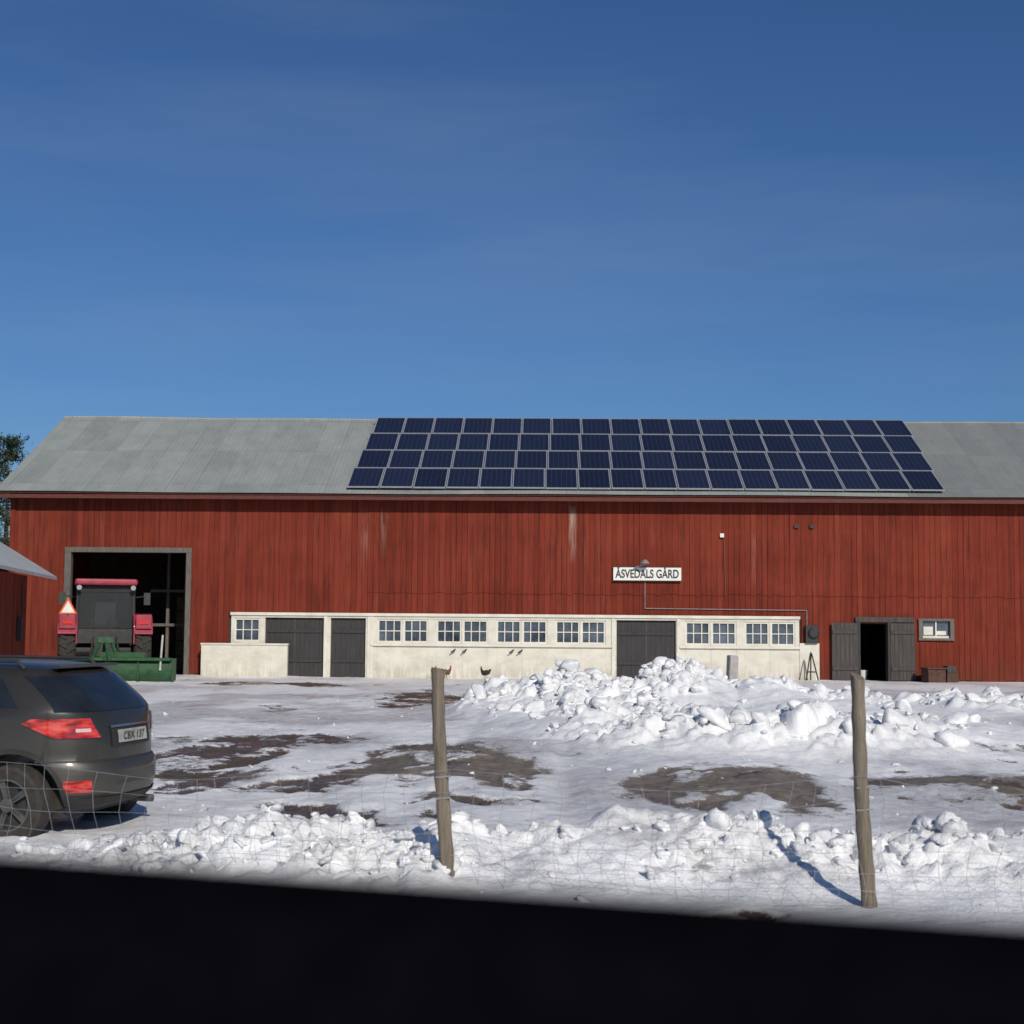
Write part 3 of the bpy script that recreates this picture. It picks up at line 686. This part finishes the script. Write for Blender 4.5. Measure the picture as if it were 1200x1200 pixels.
co=cut.build('wheel_arch_cut',None)
bm_=body.modifiers.new('arch','BOOLEAN'); bm_.operation='DIFFERENCE'; bm_.object=co; bm_.solver='EXACT'
co.parent=car; bpy.context.view_layer.update()
dg=bpy.context.evaluated_depsgraph_get(); ev=bpy.data.meshes.new_from_object(body.evaluated_get(dg)); body.modifiers.clear(); body.data=ev
bpy.data.objects.remove(co)
def patch(mb,thf,z0,z1,mt,off=.006,nu=10,nv=6):
    g=[]
    for j in range(nv+1):
        z=z0+(z1-z0)*j/nv; t0,t1=thf(z)
        for i in range(nu+1): g.append(ct(t0+(t1-t0)*i/nu,z,off))
    fs=[(j*(nu+1)+i,j*(nu+1)+i+1,(j+1)*(nu+1)+i+1,(j+1)*(nu+1)+i) for j in range(nv) for i in range(nu)]
    mb.add(g,fs,mt)
b=MB()
for mir in(1,-1):
    for xa_,xb_,sl0,sl1 in((.70,1.22,.9,.1),(1.32,2.16,.1,0),(2.24,3.08,0,-1.6)):
        def f(z,xa_=xa_,xb_=xb_,sl0=sl0,sl1=sl1,mir=mir):
            x0=xa_+(z-1.14)*sl0; x1=xb_+(z-1.14)*sl1
            return (mir*th_side(x0,z),mir*th_side(x1,z))
        patch(b,f,1.145,1.39,M_cgl,.004,14,8)
patch(b,lambda z:(th_rear(.74-.25*(z-1.10),z),th_rear(-.74+.25*(z-1.10),z)),1.11,1.41,M_cgl,.006,28,8)
patch(b,lambda z:(-.42+.2*(z-1.1),.42-.2*(z-1.1)),1.14,1.44,M_cgl,.004,24,8)
b.build('glazing',car,True,fix=False)
b=MB()
def lampz(z,mir):
    q=(z-.89)/.165
    return (mir*th_side(.66-.26*abs(q-.75)*1.3,z),mir*th_rear(.46+.08*q,z))
for mir in(1,-1):
    patch(b,lambda z:lampz(z,mir),.89,1.055,M_tail,.014,28,8)
    patch(b,lambda z:(mir*th_side(.13,z),mir*th_rear(.70,z)),.43,.53,M_tail,.006,8,3)
    patch(b,lambda z:(mir*th_rear(.54,z),mir*th_rear(.64,z)),.94,.97,M_clear,.018,6,3)
b.build('tail_lamps',car,True,fix=False)
b=MB()
patch(b,lambda z:(th_rear(.25,z),th_rear(-.25,z)),.83,.94,M_plate,.02,6,2)
patch(b,lambda z:(th_rear(.34,z),th_rear(-.34,z)),.965,.985,M_chr,.022,6,2)
patch(b,lambda z:(th_rear(.33,z),th_rear(-.33,z)),.80,.96,M_trim,.010,6,2)
b.build('number_plate_and_handle',car,True,fix=False)
cu=bpy.data.curves.new('plate_text','FONT'); cu.body='CBX 137'; cu.size=.10; cu.align_x='CENTER'; cu.align_y='CENTER'; cu.extrude=.001; cu.materials.append(M_text)
pt=bpy.data.objects.new('plate_text',cu); S.collection.objects.link(pt); pt.parent=car; pt.location=(ct(math.pi,.83,.02)[0]-.004,0,.884); pt.rotation_euler=(rad(90),0,rad(-90))
b=MB()
for mir in(1,-1):
    for xa_,xb_ in((.06,.32),(1.16,3.24),(4.08,4.5)):
        patch(b,lambda z:(mir*th_side(xa_,z),mir*th_side(xb_,z)),.27,.40,M_trim,.012,16,3)
    for wx_ in(RW,3.66):
        g=[]
        for i in range(25):
            a=rad(-8+196*i/24)
            for r in(.40,.435):
                x=wx_+r*math.cos(a); z=max(.27,.36+r*math.sin(a)); p_=ct(th_side(x,z),z,.012); g.append((p_[0],mir*p_[1],p_[2]))
        b.add(g,[(2*i,2*i+1,2*i+3,2*i+2) for i in range(24)],M_trim)
    b.cyl((.85,mir*.6,1.535),(2.5,mir*.6,1.54),.016,.016,M_trim,8)
    b.cyl((.85,mir*.6,1.535),(.78,mir*.6,1.47),.016,.016,M_trim,8);b.cyl((2.5,mir*.6,1.54),(2.6,mir*.6,1.45),.016,.016,M_trim,8)
    b.box(2.92,3.12,mir*.98-.1,mir*.98+.1,1.10,1.24,M_car)
    for xx in(1.26,2.2):
        patch(b,lambda z:(mir*th_side(xx,z),mir*th_side(xx+.012,z)),.40,1.12,M_trim,.003,1,10)
    patch(b,lambda z:(mir*th_rear(.765,z),mir*th_rear(.755,z)),.70,1.11,M_trim,.003,1,8)
    for xx in(1.42,2.42): b.box(xx,xx+.2,mir*.925-.02,mir*.925+.02,.96,.99,M_car)
patch(b,lambda z:(th_rear(.78,z),th_rear(-.78,z)),.685,.698,M_trim,.004,20,1)
patch(b,lambda z:(th_rear(.6,z),th_rear(-.6,z)),.27,.38,M_trim,.012,16,3)
b.box(.50,.60,-.5,.5,1.475,1.50,M_car)
b.cyl((.28,0,1.13),(.36,.45,1.18),.012,.01,M_trim,6)
b.build('cladding_and_trim',car,True,fix=True)
b=MB()
for mir in(1,-1): patch(b,lambda z:(mir*.05,mir*.62),.70,.86,M_clear,.006,10,4)
patch(b,lambda z:(-.04,.04),.5,.78,M_trim,.008,10,4)
b.build('front_lamps_and_grille',car,True,fix=False)
b=MB(); b.box(.4,4.2,-.58,.58,.20,.5,M_dark); b.cyl((.08,-.45,.27),(.5,-.45,.27),.035,.035,M_alloy,10); b.build('underbody',car)
def carwheel(name,cx,cy):
    b=MB(); r=.335; s=1 if cy>0 else -1; c=(cx,cy,r)
    b.lathe([(.22,-.10),(.30,-.11),(.328,-.09),(.335,0),(.328,.09),(.30,.11),(.22,.10)],c,(0,s,0),M_tyre,40)
    b.lathe([(.225,.10),(.215,.06),(.2,.03),(.0,.03)],c,(0,s,0),M_dark,32)
    for k in range(5):
        a=2*math.pi*k/5+.3
        for dx_ in(-.025,.025):
            M=Matrix.Translation(c)@Matrix.Rotation(a+dx_*3,4,'Y')
            b.box(-.014,.014,min(s*.05,s*.08),max(s*.05,s*.08),.03,.215,M_alloy,M)
    b.lathe([(.225,.09),(.228,.10),(.205,.10),(.2,.07)],c,(0,s,0),M_alloy,32); b.lathe([(.06,.05),(.06,.09),(0,.095)],c,(0,s,0),M_alloy,16)
    b.build(name,car,True)
for n_,cx,cy in(('wheel_rl',RW,.78),('wheel_rr',RW,-.78),('wheel_fl',3.66,.78),('wheel_fr',3.66,-.78)): carwheel(n_,cx,cy)
# ------------------------------------------------------------------ fence
def wood():
    m,nt,p=base('weathered_post_wood')
    n=noise(nt,mapped(nt,(14,14,1.0)),3,8,.7); n2=noise(nt,mapped(nt,(2,2,2)),4,5)
    c=ramp(nt,n,[(.3,(.055,.042,.030)),(.5,(.18,.145,.105)),(.72,(.31,.265,.20))])
    c=mixc(nt,mth(nt,'MULTIPLY',n2,.6),c,(.12,.10,.08))
    nt.links.new(c,p.inputs['Base Color']); p.inputs['Roughness'].default_value=.9; bump(nt,p,n,.8,.01); return m
M_wood=wood(); M_wire=mat('galvanised_wire',(.34,.34,.34),.5,.5,var=.3,bmp=0)
fence=empty('wire_fence')
posts=[(-3.5,9.3,-.05,0),(-.367,8.93,-.085,.01),(2.11,8.53,-.062,0),(4.9,8.2,.03,0),(-6.7,9.7,0,0)]
for i,(px,py,lx,ly) in enumerate(posts):
    b=MB(); n=20; rings=26; vs=[]
    for j in range(rings+1):
        t=j/rings; z=-.15+t*1.55; r=.046-.007*t+.0025*math.sin(j*1.7+i)
        for k in range(n):
            a=2*math.pi*k/n; rr=r*(1+.05*math.sin(3*a+j*.2+i)+.03*random.uniform(-1,1))
            zz=z+(.022*math.cos(a+i*2) if j==rings else 0)
            vs.append((px+lx*t+.006*math.sin(t*5+i)+rr*math.cos(a),py+ly*t+rr*math.sin(a),zz))
    fs=[(j*n+k,j*n+(k+1)%n,(j+1)*n+(k+1)%n,(j+1)*n+k) for j in range(rings) for k in range(n)]+[tuple(range(rings*n,rings*n+n))]
    b.add(vs,fs,M_wood)
    if i==1:
        b.add([(px+lx-.042,py,1.35),(px+lx-.010,py-.025,1.37),(px+lx-.008,py+.02,1.37),(px+lx-.038,py,1.43)],[(0,1,3),(1,2,3),(2,0,3)],M_wood)
        b.add([(px+lx+.008,py-.02,1.37),(px+lx+.045,py-.01,1.35),(px+lx+.012,py+.02,1.37),(px+lx+.05,py,1.41)],[(0,1,3),(1,2,3),(2,0,3)],M_wood)
    for z in(.62,.75): b.cyl((px+lx*.5-.047,py-.03,z),(px+lx*.5+.047,py-.04,z+.01),.006,.006,M_wire,6)
    b.build('fence_post_%d'%(i+1),fence,True)
fp=sorted([(p[0],p[1]) for p in posts])
cu=bpy.data.curves.new('wire_mesh','CURVE'); cu.dimensions='3D'; cu.bevel_depth=.0012; cu.bevel_resolution=1; cu.materials.append(M_wire)
def poly(pts):
    s=cu.splines.new('POLY'); s.points.add(len(pts)-1)
    for q,p_ in zip(s.points,pts): q.co=(*p_,1)
def fpt(x,h):
    for (a,b_) in zip(fp,fp[1:]):
        if a[0]<=x<=b_[0]:
            t=(x-a[0])/(b_[0]-a[0]); y=a[1]+(b_[1]-a[1])*t-.05
            sg=4*t*(1-t)
            return (x+.02*math.sin(x*3.1+h*9),y+.03*math.sin(x*2.3+h*5),.06+h*(.76-.10*sg)+.018*math.sin(x*4+h*7))
xs_=np.arange(-6.6,4.88,.075)
for h in(0,.13,.28,.45,.63,.81,1.0): poly([fpt(x,h) for x in xs_])
x=-6.5
while x<4.85:
    poly([fpt(min(4.85,x+.05*math.sin(x*5)*hh+.01),hh) for hh in(0,.13,.28,.45,.63,.81,1.0)]); x+=.15
wo=bpy.data.objects.new('wire_mesh',cu); S.collection.objects.link(wo); wo.parent=fence
# ------------------------------------------------------------------ small yard things
def hen(loc,rz,s=1,col=(.03,.02,.018)):
    e=empty('hen',loc,(0,0,rz)); e.scale=(s,s,s)
    M_h=mat('hen_feathers',col,.8,var=.4,scale=30); M_c=mat('hen_comb',(.5,.03,.02),.6); M_l=mat('hen_legs',(.5,.35,.1),.6)
    me=bpy.data.meshes.new('body'); P=[(-.22,0,.40),(-.14,0,.30),(-.04,0,.24),(.08,0,.25),(.14,0,.34),(.16,0,.42),(.20,0,.43)]
    me.from_pydata(P,[(i,i+1) for i in range(6)],[]); o=bpy.data.objects.new('body',me); S.collection.objects.link(o); o.parent=e
    sk=o.modifiers.new('s','SKIN')
    for v,r in zip(me.skin_vertices[0].data,(.03,.07,.11,.10,.05,.035,.012)): v.radius=(r*.85,r)
    me.skin_vertices[0].data[2].use_root=True
    ss=o.modifiers.new('ss','SUBSURF'); ss.levels=2; ss.render_levels=2; me.materials.append(M_h)
    b=MB()
    for sy_ in(-.04,.04):
        b.cyl((0,sy_,.17),(.02,sy_,.02),.012,.009,M_l,6)
        for dx_,dy_ in((.06,0),(.05,.03),(.05,-.03),(-.03,0)): b.cyl((.02,sy_,.015),(.02+dx_,sy_+dy_,.005),.007,.004,M_l,5)
    b.prism([(-.004,.44),(.004,.44),(.004,.50),(-.004,.50)],.13,.19,M_c)
    b.cyl((.20,0,.43),(.235,0,.42),.010,.002,M_l,6)
    b.build('legs_comb_beak',e)
    return e
def gz(x,y): return float(height(np.array([x*1.0]),np.array([y*1.0]))[0])
for (x,y,r,c) in((-1.9,42.6,.4,(.12,.06,.03)),(-.75,42.4,2.8,(.03,.02,.018)),(-2.15,42.2,2.0,(.10,.05,.03))): hen((x,y,gz(x,y)),r,.8,c)
b=MB(); b.box(-.11,.11,-.1,.1,-.3,.75,mat('concrete_post',(.35,.33,.31),.9)); b.build('concrete_post',None,bevel=.03,loc=(5.05,33,.25),rot=(0,rad(3),rad(20)))
b=MB()
for p0,p1 in(((-.18,-.1,0),(-.02,.02,.85)),((.2,-.12,0),(.02,.02,.85)),((0,.1,0),(0,.02,.9)),((-.12,-.05,.3),(.13,-.07,.3))): b.cyl(p0,p1,.02,.02,M_black,6)
b.build('tripod_stand',None,loc=(fx(945),43.3,0))
b=MB(); M_br=mat('brown_timber',(.08,.036,.026),.85,var=.4)
b.box(-.35,.2,-.3,.2,.0,.42,M_br); b.box(-.39,.24,-.34,.24,.422,.47,M_br); b.box(.26,.62,-.25,.15,0,.3,M_br); b.box(.3,.58,-.2,.1,.302,.52,M_doorg)
b.build('wooden_crate',None,loc=(fx(1085),43.1,0),rot=(0,0,.15),bevel=.01)
b=MB(); b.lathe([(0,0),(.13,0),(.16,.3),(.15,.3),(.12,.02)],(0,0,0),(0,0,1),M_signw,16); b.build('bucket',None,True,loc=(fx(1019),44.9,.02))
# ------------------------------------------------------------------ door of the vehicle the picture is taken from
M_sill=mat('black_door_trim',(.0028,.0028,.0045),.95,var=.3,scale=40,bmp=.1,bd=.001,spec=.0)
van=empty('open_window_car_door',(-.02,.535,-.0055),(0,0,rad(-18)))
b=MB(); prof=[(-.035,.5),(-.05,1.1),(-.05,1.55),(-.045,1.585),(-.03,1.6),(-.005,1.606),(.02,1.605),(.045,1.595),(.06,1.57),(.075,1.45),(.09,1.1),(.07,.5)]
b.prism(prof,-.75,.62,M_sill); b.box(-.4,.1,-.09,-.051,1.3,1.38,M_sill)
b.build('door_panel_and_sill',van,True)
b=MB(); b.box(-.7,.58,.0,.012,1.6,1.6075,M_sill); b.build('weather_strip',van)
# ------------------------------------------------------------------ trees
def foliage(name,c0,c1):
    m,nt,p=base(name); n=noise(nt,mapped(nt),1.2,4)
    nt.links.new(ramp(nt,n,[(.35,c0),(.65,c1)]),p.inputs['Base Color']); p.inputs['Roughness'].default_value=.8; p.inputs['Specular IOR Level'].default_value=.2; return m
M_pine=foliage('pine_needles',(.014,.026,.013),(.05,.075,.035)); M_bark=mat('pine_bark',(.12,.06,.035),.9,var=.4,scale=10)
def pine(name,loc,H,R,n=3600,seed=1):
    e=empty(name,loc); r=random.Random(seed); b=MB()
    b.cyl((0,0,-.2),(.1,0,H*.6),.16,.09,M_bark,10); b.cyl((.1,0,H*.6),(.05,0,H*.98),.09,.02,M_bark,8)
    cl=[]
    for i in range(52):
        t=r.uniform(.28,.99); z=H*t; L=R*(1.05-t)**.7*r.uniform(.6,1.15)*1.1; a=r.uniform(0,6.28)
        tip=(.08+math.cos(a)*L,math.sin(a)*L,z+L*.18-.1); b.cyl((.08,0,z-.2),tip,.035*(1.2-t),.008,M_bark,5)
        for k in range(3):
            q=.45+.28*k; cl.append((.08+math.cos(a)*L*q+r.gauss(0,.12),math.sin(a)*L*q+r.gauss(0,.12),z-.2+(L*.18+.15)*q,.18+.2*L*.4))
    b.build('trunk_and_limbs',e,True)
    V=[];F=[]
    per=n//len(cl)+30
    for cx,cy,cz,cr in cl:
        for k in range(per):
            c=Vector((cx+r.gauss(0,cr),cy+r.gauss(0,cr),cz+r.gauss(0,cr*.5))); d=Vector((r.gauss(0,1),r.gauss(0,1),r.gauss(.3,.6))).normalized()
            s=d.orthogonal().normalized()*r.uniform(.02,.045); l=r.uniform(.08,.22); o=len(V)
            V+=[c-s,c+s,c+d*l]; F.append((o,o+1,o+2))
    npmesh('needles',np.array([v[:] for v in V]),np.array(F),3,{},[M_pine],False).parent=e
pine('pine_tree',(-22.0,62,0),9.7,2.0,6000,3)
pine('pine_tree.001',(-25.2,66,0),9.2,2.6,4000,5)
V=[];F=[];r=random.Random(9)
for i in range(170):
    a=rad(r.uniform(-75,75)); d=r.uniform(150,190); x=math.sin(a)*d; y=math.cos(a)*d; H=r.uniform(7,11); R=H*.2
    for k in range(90):
        t=r.random()**.8; z=H*(.08+.92*t); q=R*(1-t)*r.uniform(.5,1.1); b_=r.uniform(0,6.28); c=Vector((x+math.cos(b_)*q,y+math.sin(b_)*q,z))
        dd=Vector((math.cos(b_),math.sin(b_),-.5)); s=Vector((-math.sin(b_),math.cos(b_),0))*r.uniform(.3,.6); l=r.uniform(.5,1.1); o=len(V)
        V+=[c-s,c+s,c+dd*l+Vector((0,0,.1)),c+Vector((0,0,1.0))]; F+= [(o,o+1,o+2),(o,o+1,o+3)]
npmesh('forest',np.array([v[:] for v in V]),np.array(F),3,{},[M_pine],False)
# ------------------------------------------------------------------ light & sky
EL,ROT=32,160
W=bpy.data.worlds.new('World'); S.world=W; W.use_nodes=True; nt=W.node_tree; bg=nt.nodes['Background']
sky=nd(nt,'ShaderNodeTexSky',sky_type='NISHITA'); sky.sun_disc=False; sky.sun_elevation=rad(EL); sky.sun_rotation=rad(ROT); sky.air_density=1.0; sky.dust_density=.5; sky.ozone_density=2.2
tc=nd(nt,'ShaderNodeTexCoord'); mp=nd(nt,'ShaderNodeMapping'); mp.inputs['Rotation'].default_value=(0,rad(30),rad(8)); mp.inputs['Scale'].default_value=(1.4,1.5,10)
nt.links.new(tc.outputs['Generated'],mp.inputs['Vector'])
n=noise(nt,mp.outputs[0],1.6,5,.55); cl=ramp(nt,n,[(.46,(0,0,0)),(.76,(1,1,1))])
col=mixc(nt,1.0,sky.outputs[0],(.365,.585,.88),'MULTIPLY')
nt.links.new(mixc(nt,mth(nt,'MULTIPLY',cl,.11),col,(4.4,5.2,6.2)),bg.inputs['Color'])
bg.inputs['Strength'].default_value=.076
su=bpy.data.lights.new('sun','SUN'); su.energy=3.55; su.angle=rad(.5); su.color=(1,.925,.81); so=bpy.data.objects.new('sun',su); S.collection.objects.link(so)
d=Vector((math.sin(rad(ROT))*math.cos(rad(EL)),math.cos(rad(ROT))*math.cos(rad(EL)),math.sin(rad(EL)))); so.rotation_euler=d.to_track_quat('Z','Y').to_euler()
# ------------------------------------------------------------------ camera
cd=bpy.data.cameras.new('camera'); cam=bpy.data.objects.new('camera',cd); S.collection.objects.link(cam); S.camera=cam
cd.sensor_width=36; cd.lens=50.4; cd.clip_start=.02; cd.clip_end=2000
t=rad(4.42); cam.matrix_world=Matrix.Translation((0,0,1.7))@Matrix.Rotation(rad(90)+t,4,'X')@Matrix.Rotation(rad(.45),4,'Z')
cd.dof.use_dof=True; cd.dof.focus_distance=22; cd.dof.aperture_fstop=4.0
